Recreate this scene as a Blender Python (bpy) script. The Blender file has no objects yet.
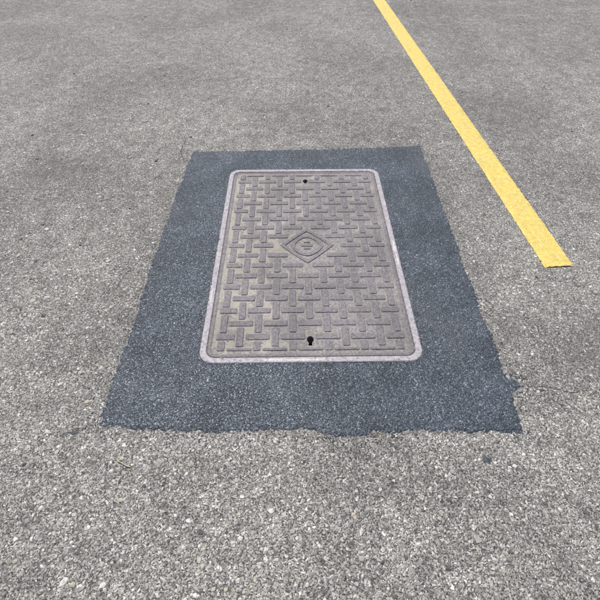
import bpy, bmesh, math, random
import numpy as np
from mathutils import Vector, Matrix
random.seed(4); rng=np.random.default_rng(7)
S=bpy.context.scene

# ------------------------------------------------------------ helpers
def link(ob,parent=None):
    S.collection.objects.link(ob)
    if parent: ob.parent=parent
    return ob
def mesh_ob(name,verts,faces,mat,parent=None,smooth=False):
    me=bpy.data.meshes.new(name); me.from_pydata([tuple(map(float,v)) for v in verts],[],faces); me.update()
    if mat: me.materials.append(mat)
    if smooth: me.polygons.foreach_set('use_smooth',[True]*len(me.polygons))
    return link(bpy.data.objects.new(name,me),parent)

def vnoise(x,y,scale,seed):
    X=x*scale; Y=y*scale
    xi=np.floor(X).astype(np.int64); yi=np.floor(Y).astype(np.int64)
    fx=X-xi; fy=Y-yi
    fx=fx*fx*(3-2*fx); fy=fy*fy*(3-2*fy)
    def h(a,b):
        n=(a*374761393+b*668265263+seed*1442695041)&0xffffffff
        n=((n^(n>>13))*1274126177)&0xffffffff
        n=(n^(n>>16))&0xffff
        return n/32767.5-1
    return (h(xi,yi)*(1-fx)+h(xi+1,yi)*fx)*(1-fy)+(h(xi,yi+1)*(1-fx)+h(xi+1,yi+1)*fx)*fy

class NT:
    def __init__(s,name):
        s.m=bpy.data.materials.new(name); s.m.use_nodes=True
        s.t=s.m.node_tree; s.n=s.t.nodes; s.l=s.t.links
        s.b=s.n['Principled BSDF']
        s.co=s.n.new('ShaderNodeTexCoord').outputs['Object']
    def set(s,inp,v):
        if isinstance(v,bpy.types.NodeSocket): s.l.new(v,inp)
        else: inp.default_value=v
    def noise(s,scale,detail=2,rough=.55,co=None,off=None):
        n=s.n.new('ShaderNodeTexNoise'); n.noise_dimensions='2D'; n.inputs['Scale'].default_value=scale
        n.inputs['Detail'].default_value=detail; n.inputs['Roughness'].default_value=rough
        c=co or s.co
        if off: c=s.vadd(c,off)
        s.l.new(c,n.inputs['Vector']); return n.outputs['Fac']
    def vadd(s,a,v):
        n=s.n.new('ShaderNodeVectorMath'); n.operation='ADD'; s.set(n.inputs[0],a); s.set(n.inputs[1],v); return n.outputs[0]
    def warp(s,scale,amt):
        n=s.n.new('ShaderNodeTexNoise'); n.noise_dimensions='2D'; n.inputs['Scale'].default_value=scale; n.inputs['Detail'].default_value=0
        s.l.new(s.co,n.inputs['Vector'])
        a=s.n.new('ShaderNodeVectorMath'); a.operation='SUBTRACT'; s.l.new(n.outputs['Color'],a.inputs[0]); a.inputs[1].default_value=(.5,.5,.5)
        b=s.n.new('ShaderNodeVectorMath'); b.operation='SCALE'; s.l.new(a.outputs[0],b.inputs[0]); b.inputs['Scale'].default_value=amt
        return s.vadd(s.co,b.outputs[0])
    def voro(s,scale,co=None):
        n=s.n.new('ShaderNodeTexVoronoi'); n.voronoi_dimensions='2D'; n.feature='F1'; n.inputs['Scale'].default_value=scale
        s.l.new(co or s.co,n.inputs['Vector'])
        return n
    def sep(s,c):
        n=s.n.new('ShaderNodeSeparateColor'); s.l.new(c,n.inputs[0]); return n.outputs
    def math(s,op,a,b=0.,clamp=False):
        n=s.n.new('ShaderNodeMath'); n.operation=op; n.use_clamp=clamp
        s.set(n.inputs[0],a); s.set(n.inputs[1],b); return n.outputs[0]
    def mr(s,v,a,b,c=0.,d=1.):
        n=s.n.new('ShaderNodeMapRange'); n.interpolation_type='SMOOTHSTEP' 
        s.set(n.inputs[0],v)
        for i,k in enumerate((a,b,c,d)): n.inputs[i+1].default_value=k
        return n.outputs[0]
    def ramp(s,v,stops,interp='LINEAR'):
        n=s.n.new('ShaderNodeValToRGB'); cr=n.color_ramp; cr.interpolation=interp
        while len(cr.elements)<len(stops): cr.elements.new(.5)
        for e,(p,c) in zip(cr.elements,stops): e.position=p; e.color=(*c,1)
        s.l.new(v,n.inputs[0]); return n.outputs[0]
    def scale(s,col,f):
        n=s.n.new('ShaderNodeVectorMath'); n.operation='SCALE'; s.l.new(col,n.inputs[0]); s.set(n.inputs['Scale'],f); return n.outputs[0]
    def mix(s,f,a,b,mode='MIX'):
        n=s.n.new('ShaderNodeMix'); n.data_type='RGBA'; n.blend_type=mode
        s.set(n.inputs[0],f)
        for i,v in ((6,a),(7,b)):
            if isinstance(v,tuple): n.inputs[i].default_value=(*v,1)
            else: s.l.new(v,n.inputs[i])
        return n.outputs[2]
    def bump(s,h,dist,strength=1.,normal=None):
        n=s.n.new('ShaderNodeBump'); n.inputs['Distance'].default_value=dist; n.inputs['Strength'].default_value=strength
        s.l.new(h,n.inputs['Height'])
        if normal: s.l.new(normal,n.inputs['Normal'])
        return n.outputs[0]
    def out(s,col,rough,normal=None,spec=.5,metal=0.):
        s.set(s.b.inputs['Base Color'],col if not isinstance(col,tuple) else (*col,1))
        s.set(s.b.inputs['Roughness'],rough); s.b.inputs['Specular IOR Level'].default_value=spec
        s.b.inputs['Metallic'].default_value=metal
        if normal: s.l.new(normal,s.b.inputs['Normal'])
        return s.m

def aggregate(t):
    w=t.warp(80,.010)
    vs=t.voro(240,w); cs=t.sep(vs.outputs['Color'])
    fine=t.ramp(cs[0],[(0,(.075,.068,.060)),(.3,(.165,.154,.138)),(.6,(.245,.232,.210)),(.85,(.33,.315,.288)),(1,(.50,.48,.44))])
    vm=t.voro(105,w); cm=t.sep(vm.outputs['Color'])
    mm=t.math('MULTIPLY',t.mr(vm.outputs['Distance'],.30,.42,1,0),t.mr(cm[1],.56,.60))
    med=t.ramp(cm[0],[(0,(.12,.112,.102)),(.35,(.24,.228,.206)),(.7,(.335,.32,.29)),(1,(.56,.54,.50))])
    col=t.mix(mm,fine,med)
    vl=t.voro(56,t.vadd(w,(3.1,1.7,0))); cl=t.sep(vl.outputs['Color'])
    ml=t.math('MULTIPLY',t.mr(vl.outputs['Distance'],.22,.34,1,0),t.mr(cl[1],.80,.83))
    lar=t.ramp(cl[0],[(0,(.16,.15,.138)),(.45,(.31,.295,.268)),(.8,(.40,.385,.355)),(1,(.64,.62,.58))])
    col=t.mix(ml,col,lar)
    pit=t.mr(t.noise(200,1,.6),.58,.68)
    pit=t.math('MULTIPLY',pit,t.math('SUBTRACT',1.,t.math('MAXIMUM',mm,ml)))
    col=t.mix(t.math('MULTIPLY',pit,.85),col,(.04,.036,.033))
    h=t.math('ADD',t.math('MULTIPLY',mm,.45),t.math('MULTIPLY',ml,.6))
    h=t.math('ADD',h,t.math('MULTIPLY',t.mr(vs.outputs['Distance'],0,.6,1,0),.35))
    h=t.math('SUBTRACT',h,t.math('MULTIPLY',pit,.9))
    return col,h

# ------------------------------------------------------------ materials
def mat_asphalt():
    t=NT('worn_asphalt'); col,h=aggregate(t)
    big=t.mr(t.noise(1.1,4,.65),.3,.7,.82,1.10)
    mid=t.mr(t.noise(12,4,.75,off=(4,9,0)),.3,.7,.80,1.15)
    col=t.scale(col,t.math('MULTIPLY',big,mid))
    # lost-binder holes, a few cm apart, visible far away
    gap=t.mr(t.noise(42,3,.75,off=(1,1,0)),.62,.72,0,.6)
    col=t.mix(gap,col,(.085,.078,.07))
    n5=t.noise(9,3,.6,off=(2,5,0))
    def stain(x,y,rx,ry,amt,col):
        a=t.vadd(t.co,(-x,-y,0)); s_=t.n.new('ShaderNodeVectorMath'); s_.operation='MULTIPLY'; t.l.new(a,s_.inputs[0]); s_.inputs[1].default_value=(1/rx,1/ry,0)
        l_=t.n.new('ShaderNodeVectorMath'); l_.operation='LENGTH'; t.l.new(s_.outputs[0],l_.inputs[0])
        q=t.math('ADD',l_.outputs['Value'],t.math('MULTIPLY',n5,1.6))
        return t.mix(t.mr(q,.9,2.0,amt,0),col,(.085,.08,.076))
    col=stain(-1.57,2.55,.30,.20,.32,col)
    col=stain(.62,.80,.05,.04,.4,col)
    col=stain(1.5,3.3,.6,.5,.22,col)
    col=stain(1.25,1.2,.25,.3,.18,col)
    n=t.bump(h,.0024,1.)
    return t.out(col,.85,n,.3)
def mat_patch():
    t=NT('fresh_bitumen_asphalt')
    w=t.warp(120,.006)
    v=t.voro(205,w); c=t.sep(v.outputs['Color'])
    col=t.ramp(c[0],[(0,(.026,.032,.040)),(.45,(.052,.063,.078)),(.8,(.088,.104,.124)),(.95,(.14,.16,.182)),(1,(.26,.28,.30))])  # blue cast of the reflected sky is put into these base colours
    v2=t.voro(95,t.vadd(w,(1,2,0))); c2=t.sep(v2.outputs['Color'])
    m2=t.math('MULTIPLY',t.mr(v2.outputs['Distance'],.25,.42,1,0),t.mr(c2[1],.6,.65))
    col=t.mix(t.math('MULTIPLY',m2,.6),col,t.ramp(c2[0],[(0,(.034,.042,.054)),(1,(.10,.118,.14))]))
    blot=t.mr(t.noise(5,5,.7),.3,.7,.74,1.22)
    col=t.scale(col,blot)
    dust=t.mr(t.noise(2.2,5,.75,off=(7,3,0)),.5,.72,0,.20)
    col=t.mix(dust,col,(.20,.20,.195))
    pit=t.mr(t.noise(210,1,.6),.58,.68)
    col=t.mix(t.math('MULTIPLY',pit,.7),col,(.012,.015,.02))
    h=t.math('SUBTRACT',t.math('ADD',t.mr(v.outputs['Distance'],0,.6,1,0),t.math('MULTIPLY',m2,.6)),pit)
    n=t.bump(h,.002,.95)
    r=t.mr(c[1],0,1,.38,.72)
    return t.out(col,r,n,.5)
def mat_yellow():
    t=NT('worn_yellow_paint'); acol,h=aggregate(t)
    base=t.ramp(t.noise(35,3,.6),[(.3,(.56,.415,.09)),(.55,(.66,.495,.125)),(.75,(.69,.54,.18))])
    wear=t.mr(t.noise(150,2,.7),.56,.64,0,.8)
    wear2=t.math('MULTIPLY',wear,t.mr(t.noise(7,3,.6),.35,.65,.25,1))
    col=t.mix(wear2,base,acol)
    n=t.bump(h,.0016,.8)
    return t.out(col,.65,n,.35)
def mat_lid():
    t=NT('dusty_cast_iron')
    sx=t.n.new('ShaderNodeSeparateXYZ'); t.l.new(t.co,sx.inputs[0])
    hi=t.mr(sx.outputs[2],.0050,.0080)
    iron=t.ramp(t.noise(70,4,.7),[(.3,(.115,.102,.108)),(.5,(.160,.143,.150)),(.7,(.215,.194,.198))])
    recess=t.ramp(t.noise(90,4,.75,off=(5,5,0)),[(.3,(.135,.120,.116)),(.5,(.205,.186,.176)),(.7,(.275,.252,.236))])
    left=t.mr(sx.outputs[0],-.42,.15,.16,-.02)
    sand=t.mr(t.math('ADD',t.noise(9,5,.72),left),.54,.70,0,.65)
    recess=t.mix(sand,recess,(.34,.31,.25))
    col=t.mix(hi,recess,iron)
    blot=t.mr(t.noise(4,4,.6,off=(1,8,0)),.3,.7,.84,1.12)
    col=t.scale(col,blot)
    v=t.voro(150,t.warp(90,.01)); c=t.sep(v.outputs['Color'])
    sp=t.math('MULTIPLY',t.mr(v.outputs['Distance'],.22,.38,1,0),t.mr(c[0],.80,.82))
    col=t.mix(t.math('MULTIPLY',sp,.75),col,(.05,.048,.052))
    sp2=t.math('MULTIPLY',t.mr(v.outputs['Distance'],.15,.3,1,0),t.mr(c[1],.88,.9))
    col=t.mix(t.math('MULTIPLY',sp2,.6),col,(.42,.39,.35))
    n=t.bump(t.noise(240,3,.7),.0018,.9)
    return t.out(col,.65,n,.4,.1)
def mat_frame():
    t=NT('frame_iron')
    col=t.ramp(t.noise(60,4,.7),[(.3,(.23,.205,.22)),(.5,(.32,.29,.305)),(.72,(.40,.37,.38))])
    wh=t.mr(t.noise(7,4,.7,off=(3,1,0)),.60,.70,0,.6)
    col=t.mix(wh,col,(.46,.43,.40))
    tar=t.mr(t.noise(85,3,.75,off=(8,1,0)),.60,.66,0,.8)
    col=t.mix(tar,col,(.06,.065,.075))
    return t.out(col,.62,t.bump(t.noise(200,3,.7),.0014,.8),.4)
def mat_plain(name,c1,c2,sc,rough=.8):
    t=NT(name); col=t.ramp(t.noise(sc,2,.6),[(.3,c1),(.7,c2)])
    return t.out(col,rough,None,.3)

M_as=mat_asphalt(); M_pa=mat_patch(); M_ye=mat_yellow(); M_lid=mat_lid(); M_fr=mat_frame()
M_dark=mat_plain('pit_concrete',(.02,.02,.02),(.045,.043,.04),12)
M_crack=mat_plain('crack_dirt',(.035,.031,.028),(.09,.08,.072),120,.95)
M_tar=mat_plain('tar',(.03,.034,.04),(.06,.066,.075),120,.6)
M_joint=mat_plain('packed_dirt',(.06,.054,.05),(.18,.165,.15),60,.95)
M_twig=mat_plain('dry_straw',(.42,.34,.18),(.55,.46,.27),150)
M_mortar=mat_plain('cement_smear',(.36,.34,.30),(.58,.55,.50),110)

# ------------------------------------------------------------ cover placement
C=Vector((.036,1.786,0)); AX=Vector((1,.024,0)).normalized(); AY=Vector((-.004,1,0)).normalized()
M=Matrix(((AX.x,AY.x,0,C.x),(AX.y,AY.y,0,C.y),(0,0,1,0),(0,0,0,1)))
def W(x,y): p=M@Vector((x,y,0)); return p.x,p.y
HW,HL=.4585,.731

# ------------------------------------------------------------ ground
hx,hy=HW-.022,HL-.022
inn=[W(-hx,-hy),W(hx,-hy),W(hx,hy),W(-hx,hy)]
R=300
vs=[(x,y,0) for x,y in inn]+[(-R,-R,0),(R,-R,0),(R,R,0),(-R,R,0)]
fs=[(4,5,1,0),(5,6,2,1),(6,7,3,2),(7,4,0,3)]
ground=mesh_ob('asphalt_road',vs,fs,M_as)

# ------------------------------------------------------------ new asphalt patch
outline=[(-.735,.775),(-.60,.768),(-.42,.764),(-.27,.758),(-.12,.764),(.02,.762),(.10,.748),(.16,.738),(.215,.740),(.27,.758),(.40,.764),(.55,.758),(.795,.757),
 (.803,.86),(.812,.925),(.85,.937),(.876,.95),(.85,.965),(.818,.985),(.812,1.02),(.812,1.25),(.810,1.5),(.812,1.84),(.806,2.2),(.812,2.5),(.807,2.826),
 (.70,2.815),(.3,2.79),(0,2.775),(-.35,2.762),(-.709,2.748),(-.722,2.4),(-.728,1.96),(-.733,1.6),(-.727,1.45),(-.724,1.2),(-.732,1.0)]
st=.0042
xs=np.arange(-.80,.95,st); ys=np.arange(.66,2.92,st)
X,Y=np.meshgrid(xs,ys)
wx=X+.004*vnoise(X,Y,14,1)+.005*vnoise(X,Y,45,2)+.007*vnoise(X,Y,110,3)
wy=Y+.004*vnoise(X,Y,14,11)+.005*vnoise(X,Y,45,12)+.007*vnoise(X,Y,110,13)
P=np.array(outline); Q=np.roll(P,-1,axis=0)
d=np.full(X.shape,1e9); inside=np.zeros(X.shape,bool)
for (ax,ay),(bx,by) in zip(P,Q):
    ex,ey=bx-ax,by-ay; tt=np.clip(((wx-ax)*ex+(wy-ay)*ey)/(ex*ex+ey*ey),0,1)
    d=np.minimum(d,np.hypot(wx-ax-tt*ex,wy-ay-tt*ey))
    cond=((ay>wy)!=(by>wy)) 
    xc=ax+(wy-ay)*ex/(ey if abs(ey)>1e-12 else 1e-12)
    inside^=cond&(wx<xc)
sd=np.where(inside,d,-d)
Z=np.clip(sd/.013,-1,1); Z=.0040*Z*(1.5-.5*Z*Z)
gr=.0010*vnoise(X,Y,160,21)+.0007*vnoise(X,Y,230,22)+.0010*vnoise(X,Y,9,23)
Z=Z+gr*(1+1.0*np.exp(-(sd/.02)**2))
Mi=M.inverted()
LX=Mi[0][0]*X+Mi[0][1]*Y+Mi[0][3]; LY=Mi[1][0]*X+Mi[1][1]*Y+Mi[1][3]
rr=.062; qx=np.abs(LX)-(HW-rr); qy=np.abs(LY)-(HL-rr)
sdr=np.hypot(np.maximum(qx,0),np.maximum(qy,0))+np.minimum(np.maximum(qx,qy),0)-rr
Z=Z+.0040*np.exp(-np.maximum(sdr,0)/.02)*(.6+.8*vnoise(X,Y,30,31))
keep=(sdr>-.009)&(sd>-.03)
fk=keep[:-1,:-1]&keep[1:,:-1]&keep[:-1,1:]&keep[1:,1:]
used=np.zeros_like(keep); used[:-1,:-1]|=fk; used[1:,:-1]|=fk; used[:-1,1:]|=fk; used[1:,1:]|=fk
idx=-np.ones(X.shape,int); idx[used]=np.arange(used.sum())
verts=np.stack([X[used],Y[used],Z[used]],1)
F=np.stack([idx[:-1,:-1][fk],idx[:-1,1:][fk],idx[1:,1:][fk],idx[1:,:-1][fk]],1)
patch=mesh_ob('asphalt_patch',verts.tolist(),F.tolist(),M_pa,smooth=True)

# ------------------------------------------------------------ manhole cover
cover=bpy.data.objects.new('manhole_cover',None); link(cover); cover.matrix_world=M
def rrect(hx,hy,r,n=10):
    pts=[]
    for cx,cy,a0 in ((hx-r,hy-r,0),(-hx+r,hy-r,90),(-hx+r,-hy+r,180),(hx-r,-hy+r,270)):
        for k in range(n+1):
            a=math.radians(a0+90*k/n); pts.append((cx+r*math.cos(a),cy+r*math.sin(a)))
    return pts
def ring_loops(loops):
    n=len(loops[0][0]); v=[];f=[]
    for pts,z in loops: v+=[(x,y,z) for x,y in pts]
    for a in range(len(loops)-1):
        for k in range(n):
            k2=(k+1)%n; f.append((a*n+k,a*n+k2,(a+1)*n+k2,(a+1)*n+k))
    return v,f
zt=.0095
lo=[(rrect(HW,HL,.062),-.03),(rrect(HW,HL,.062),zt-.003),(rrect(HW-.003,HL-.003,.060),zt),
    (rrect(HW-.025,HL-.025,.042),zt),(rrect(HW-.027,HL-.027,.040),zt-.002),(rrect(HW-.027,HL-.027,.040),-.05)]
v,f=ring_loops(lo)
mesh_ob('frame',v,f,M_fr,cover)
ix,iy=HW-.0305,HL-.0305
lo=[(rrect(ix,iy,.037),-.05),(rrect(ix,iy,.037),.0055),(rrect(ix-.002,iy-.002,.036),.0075),(rrect(ix-.013,iy-.013,.028),.0075),(rrect(ix-.017,iy-.017,.026),.0048)]
v,f=ring_loops(lo)
n=44; f.append(tuple(range(4*n,5*n))); f.append(tuple(reversed(range(0,n))))
lid=mesh_ob('lid',v,f,M_lid,cover)
bm=bmesh.new(); bm.from_mesh(lid.data); bmesh.ops.recalc_face_normals(bm,faces=bm.faces); bm.to_mesh(lid.data); bm.free()
def keyhole(cx,cy,r,stem,sw):
    pts=[]
    for k in range(20):
        a=math.radians(-60+300*k/19); pts.append((cx+r*math.cos(a),cy+r*1.25*math.sin(a)))
    pts.append((cx-sw,cy-stem)); pts.append((cx+sw,cy-stem))
    return pts
holes=[keyhole(-.001,-.612,.0145,.032,.008),keyhole(.004,.602,.0145,.024,.009)]
for hp in holes:
    m=len(hp); v=[(x,y,-.1) for x,y in hp]+[(x,y,.1) for x,y in hp]
    f=[(k,(k+1)%m,m+(k+1)%m,m+k) for k in range(m)]+[tuple(reversed(range(m))),tuple(range(m,2*m))]
    c=mesh_ob('cut',v,f,None,cover)
    bm=bmesh.new(); bm.from_mesh(c.data); bmesh.ops.recalc_face_normals(bm,faces=bm.faces); bm.to_mesh(c.data); bm.free()
    md=lid.modifiers.new('b','BOOLEAN'); md.operation='DIFFERENCE'; md.object=c; md.solver='EXACT'
    bpy.context.view_layer.update()
    me=bpy.data.meshes.new_from_object(lid.evaluated_get(bpy.context.evaluated_depsgraph_get()))
    lid.modifiers.clear(); lid.data=me
    bpy.data.objects.remove(c)
V=[];Fc=[]
def prism(pts_in,z0=.003,z1=.0088,taper=.003):
    cx=sum(p[0] for p in pts_in)/len(pts_in); cy=sum(p[1] for p in pts_in)/len(pts_in)
    m=len(pts_in); b=len(V)
    def off(t,z):
        for x,y in pts_in:
            dx,dy=x-cx,y-cy
            sx=(abs(dx)-t)/abs(dx) if abs(dx)>t else 1; sy=(abs(dy)-t)/abs(dy) if abs(dy)>t else 1
            V.append((cx+dx*sx,cy+dy*sy,z))
    off(0,z0); off(taper*.6,z1-.0010); off(taper*1.2,z1)
    for a in range(2):
        for k in range(m):
            k2=(k+1)%m; Fc.append((b+a*m+k,b+a*m+k2,b+(a+1)*m+k2,b+(a+1)*m+k))
    Fc.append(tuple(range(b+2*m,b+3*m)))
s=.0745; bw=.0165; bl=.0525; px,py=.400,.670
def bar(x0,x1,y0,y1):
    x0=max(x0,-px);x1=min(x1,px);y0=max(y0,-py);y1=min(y1,py)
    if x1-x0<.014 or y1-y0<.014: return
    j=lambda:random.uniform(-.0008,.0008)
    c=.004
    prism([(x0+c+j(),y0),(x1-c,y0+j()),(x1,y0+c),(x1+j(),y1-c),(x1-c,y1),(x0+c,y1+j()),(x0,y1-c),(x0+j(),y0+c)],z1=.0088+random.uniform(-.0006,.0003))
for i in range(-6,7):
    for k in range(-9,10):
        x,y=i*s,k*s
        if abs(x)+abs(y)<.19: continue
        if i==0 and abs(k)==8: continue
        if (i+k)%2==0: bar(x-bw,x+bw,y-bl,y+bl)
        else: bar(x-bl,x+bl,y-bw,y+bw)
mesh_ob('weave_pattern',V,Fc,M_lid,cover)
def loop_ring(outer,inner,z0=.003,z1=.0090):
    m=len(outer); b=len(V)
    e=.012
    for pts,z in ((outer,z0),(outer,z1-.0012),([(x*(1-e),y*(1-e)) for x,y in outer],z1),([(x*(1+e),y*(1+e)) for x,y in inner],z1),(inner,z1-.0012),(inner,z0)):
        V.extend((x,y,z) for x,y in pts)
    for a in range(5):
        for k in range(m):
            k2=(k+1)%m; Fc.append((b+a*m+k,b+a*m+k2,b+(a+1)*m+k2,b+(a+1)*m+k))
def superd(r,p,n=64):
    o=[]
    for k in range(n):
        a=2*math.pi*k/n; c_,s_=math.cos(a),math.sin(a)
        q=(abs(c_)**p+abs(s_)**p)**(-1/p); o.append((r*q*c_,r*q*s_))
    return o
V=[];Fc=[]
loop_ring(superd(.136,1.06),superd(.111,1.06))
loop_ring(superd(.083,1.6),superd(.061,1.6))
prism([(-.030,-.010),(.030,-.010),(.030,.010),(-.030,.010)])
prism([(-.018,.018),(.018,.018),(.018,.032),(-.018,.032)])
prism([(-.018,-.032),(.018,-.032),(.018,-.018),(-.018,-.018)])
mesh_ob('emblem',V,Fc,M_lid,cover)
v=[(x,y,z) for z in (-.01,-.6) for x,y in ((-hx,-hy),(hx,-hy),(hx,hy),(-hx,hy))]
f=[(0,1,5,4),(1,2,6,5),(2,3,7,6),(3,0,4,7),(4,5,6,7)]
mesh_ob('chamber',v,f,M_dark,cover)
v,f=ring_loops([(rrect(HW-.0265,HL-.0265,.041),.0050),(rrect(ix-.0005,iy-.0005,.037),.0042)])
mesh_ob('joint_dirt',v,f,M_joint,cover)
def blob(cx,cy,rx,ry,z,seed,n=40,top=.0012):
    r=random.Random(seed); ph=[r.uniform(0,6.28) for _ in range(4)]
    o=[(cx,cy,z+top)]
    for k in range(n):
        a=2*math.pi*k/n; q=1+.18*math.sin(2*a+ph[0])+.15*math.sin(3*a+ph[1])+.14*math.sin(7*a+ph[2])+.18*r.uniform(-1,1)
        o.append((cx+rx*q*math.cos(a),cy+ry*q*math.sin(a),z))
    return o,[(0,k+1,(k+1)%n+1) for k in range(n)]
V=[];Fc=[]
for k,(a,b_,c_,d_) in enumerate(((-.15,-.718,.05,.005),(-.05,-.719,.06,.006),(.03,-.718,.03,.004),(HW-.014,-.02,.006,.05),(HW-.013,-.13,.005,.03),(HW-.014,-.09,.004,.02),(-HW+.012,-.35,.004,.04),(.1,HL-.012,.07,.003))):
    vv,ff=blob(a,b_,c_,d_,zt+.0003,k,top=.0006); o=len(V); V+=vv; Fc+=[tuple(i+o for i in q) for q in ff]
mesh_ob('cement_smears',V,Fc,M_mortar,cover)

# ------------------------------------------------------------ yellow line
p0=Vector((1.199,1.621)); p1=Vector((1.0406,4.058)); dr=(p1-p0); dr.normalize(); pr=Vector((dr.y,-dr.x))
wd=.146; Lt=14.0; nn=2400
v=[];f=[]
A=np.linspace(0,1,nn+1)**1.3*Lt; Zr=np.zeros_like(A)
E0=.0018*vnoise(A,Zr,50,5)+.0022*vnoise(A,Zr,150,6); E1=.0018*vnoise(A,Zr+9,50,7)+.0022*vnoise(A,Zr+9,150,8)
for k in range(nn+1):
    for j in range(9):
        q=j/8; w_=E0[k]*(1-q)+E1[k]*q+wd*q
        aa=A[k]+(.004*float(vnoise(np.array([q*wd]),np.array([3.]),90,9)[0])+.004*q if k==0 else (.004 if k<3 else 0))
        p=p0+dr*aa+pr*w_; v.append((p.x,p.y,.004 if 0<j<8 else .0015))
for k in range(nn):
    for j in range(8): f.append((k*9+j,k*9+j+1,(k+1)*9+j+1,(k+1)*9+j))
mesh_ob('yellow_road_line',v,f,M_ye)

# ------------------------------------------------------------ loose gravel
ico=bmesh.new(); bmesh.ops.create_icosphere(ico,subdivisions=1,radius=1); iv=np.array([v.co[:] for v in ico.verts]); iff=[[v.index for v in q.verts] for q in ico.faces]; ico.free()
sm=[mat_plain('stone_pale',(.36,.34,.31),(.55,.53,.49),90),mat_plain('stone_grey',(.22,.21,.19),(.34,.325,.30),90),mat_plain('stone_dark',(.05,.05,.052),(.11,.105,.10),90),mat_plain('stone_tan',(.30,.265,.21),(.42,.38,.31),90)]
def in_patch(x,y): return -.76<x<.83 and .73<y<2.83
V=[];Fc=[];mi=[]
cnt=0
while cnt<8500:
    y=.25+6.2*random.random()**1.5; hwid=.35+.75*y+.3; x=random.uniform(-hwid,hwid)
    if in_patch(x,y):
        if random.random()>.14 : continue
        lp=Mi@Vector((x,y,0))
        if abs(lp.x)<HW+.01 and abs(lp.y)<HL+.01: 
            if random.random()>.5: continue
            zb=.0075
        else: zb=.005
    else: zb=0
    if x>0 and random.random()<.35: continue
    q=(Vector((x,y))-p0)
    if -.02<q.dot(dr) and -.01<q.dot(pr)<wd+.01 : continue
    r=random.choice((.0016,.002,.0025,.003,.004,.005)) * random.uniform(.8,1.3)
    if random.random()<.03: r=random.uniform(.006,.010)
    if x<-.75 and 1.2<y<3.2 and random.random()<.08: r=random.uniform(.007,.013)
    if y>2.9: r=max(r,.003)*1.3
    if zb: r=min(r,.0025)
    sc=np.array([r*random.uniform(.8,1.4),r*random.uniform(.7,1.1),r*random.uniform(.3,.5)])
    p=iv*(1+.22*rng.standard_normal((len(iv),1)))*sc
    a=random.uniform(0,6.28); ca,sa=math.cos(a),math.sin(a)
    p=np.stack([p[:,0]*ca-p[:,1]*sa+x,p[:,0]*sa+p[:,1]*ca+y,p[:,2]+zb+r*.08],1)
    o=len(V); V+=p.tolist(); Fc+=[[i+o for i in q2] for q2 in iff]
    mi+=[random.choices((0,1,2,3),(2.6,4,1.8,2.6))[0]]*len(iff); cnt+=1
g=mesh_ob('loose_gravel',V,Fc,None)
for m in sm: g.data.materials.append(m)
g.data.polygons.foreach_set('material_index',mi)

# ------------------------------------------------------------ tar crumbs / spots
V=[];Fc=[]
spots=[(.641,.655,.014,.012),(.60,.83,.010,.008),(.70,.72,.006,.005),(-.81,.755,.022,.006),(.93,.93,.012,.005)]
per=outline+[outline[0]]
for k in range(220):
    i=random.randrange(len(outline)); a=Vector(per[i]); b=Vector(per[i+1]); p=a.lerp(b,random.random())
    nrm=Vector(((b-a).y,-(b-a).x)).normalized(); p+=nrm*(.012+abs(random.gauss(0,.018)))
    r=random.uniform(.0015,.0045); spots.append((p.x,p.y,r,r*random.uniform(.7,1.2)))
for k,(a,b_,c_,d_) in enumerate(spots):
    vv,ff=blob(a,b_,c_,d_,.0008,k+50,n=14,top=.0018); o=len(V); V+=vv; Fc+=[tuple(i+o for i in q) for q in ff]
mesh_ob('tar_crumbs',V,Fc,M_tar)

# ------------------------------------------------------------ hairline cracks
def crack(pts,w,seed):
    r=random.Random(seed); path=[]
    for (a,b) in zip(pts[:-1],pts[1:]):
        a=Vector(a);b=Vector(b); n=max(2,int((b-a).length/.007)); pp=Vector((-(b-a).y,(b-a).x)).normalized()
        for k in range(n): path.append(a+(b-a)*k/n+pp*r.uniform(-.004,.004))
    path.append(Vector(pts[-1])); v=[];f=[]; n=len(path)
    for k,p in enumerate(path):
        dd=(path[min(k+1,n-1)]-path[max(k-1,0)]).normalized(); pp=Vector((-dd.y,dd.x))
        ww=w*(.3+.7*math.sin(math.pi*min(1,max(0,(k+.3)/n))))*r.uniform(.2,1.4)
        v+=[(*(p+pp*ww/2),.0014),(*(p-pp*ww/2),.0014)]
    for k in range(n-1):
        if r.random()>.15: f.append((2*k,2*k+1,2*k+3,2*k+2))
    return v,f
V=[];Fc=[]
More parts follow.
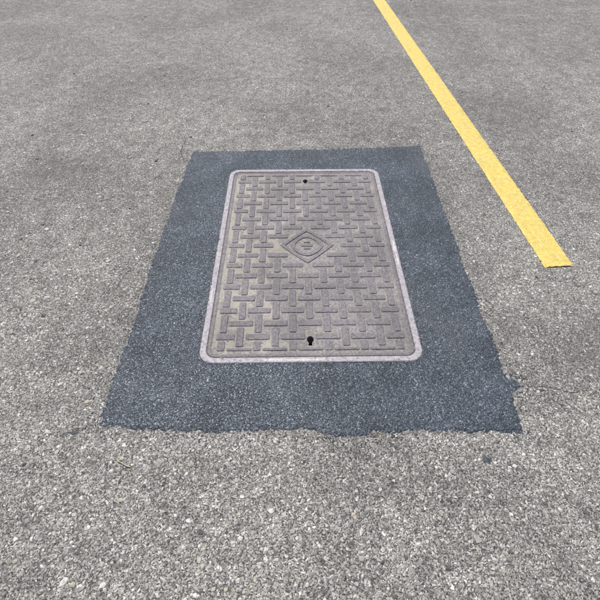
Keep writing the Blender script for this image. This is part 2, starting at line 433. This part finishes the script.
for k,(pts,w) in enumerate([
  ([(.87,.95),(.95,.945),(1.03,.92),(1.12,.93)],.0036),
  ([(-.735,.79),(-.80,.765),(-.87,.74)],.0036),
  ([(-.74,1.73),(-.79,1.70),(-.84,1.58),(-.87,1.45)],.0036),
  ([(-.74,2.62),(-.79,2.75),(-.78,2.95)],.0045)]):
    vv,ff=crack(pts,w,k); o=len(V); V+=vv; Fc+=[tuple(i+o for i in q) for q in ff]
mesh_ob('road_cracks',V,Fc,M_crack)

# ------------------------------------------------------------ straw
pts=[(-.625,.650,.004),(-.608,.643,.007),(-.588,.632,.006),(-.572,.628,.004)]
cu=bpy.data.curves.new('straw','CURVE'); cu.dimensions='3D'; cu.bevel_depth=.0014; sp=cu.splines.new('POLY'); sp.points.add(len(pts)-1)
for p,q in zip(sp.points,pts): p.co=(*q,1)
cu.materials.append(M_twig); tmp=bpy.data.objects.new('t',cu); link(tmp); bpy.context.view_layer.update()
me=bpy.data.meshes.new_from_object(tmp.evaluated_get(bpy.context.evaluated_depsgraph_get())); bpy.data.objects.remove(tmp)
link(bpy.data.objects.new('dry_straw',me))

# ------------------------------------------------------------ light
EL=math.radians(62); AZ=math.radians(-25)
sd_=Vector((math.sin(AZ)*math.cos(EL),math.cos(AZ)*math.cos(EL),math.sin(EL)))
sun=bpy.data.lights.new('sun','SUN'); sun.energy=4.5; sun.angle=math.radians(.5); sun.color=(1,.975,.935)
so=bpy.data.objects.new('sun',sun); link(so); so.rotation_euler=sd_.to_track_quat('Z','Y').to_euler(); so.location=(0,0,20)
w=bpy.data.worlds.new('World'); S.world=w; w.use_nodes=True
nt=w.node_tree; bg=nt.nodes['Background']; sk=nt.nodes.new('ShaderNodeTexSky'); sk.sky_type='NISHITA'; sk.sun_disc=False
sk.sun_elevation=EL; sk.sun_rotation=AZ; sk.dust_density=2.5
nt.links.new(sk.outputs[0],bg.inputs[0]); bg.inputs[1].default_value=.14

cam=bpy.data.cameras.new('camera'); cam.lens=27; cam.sensor_width=36; cam.clip_start=.02; cam.clip_end=1000
co=bpy.data.objects.new('camera',cam); link(co); co.location=(0,0,1.5); co.rotation_euler=(math.radians(90-46.85),0,0)
S.camera=co
S.view_settings.view_transform='Standard'; S.view_settings.look='None'; S.view_settings.exposure=0
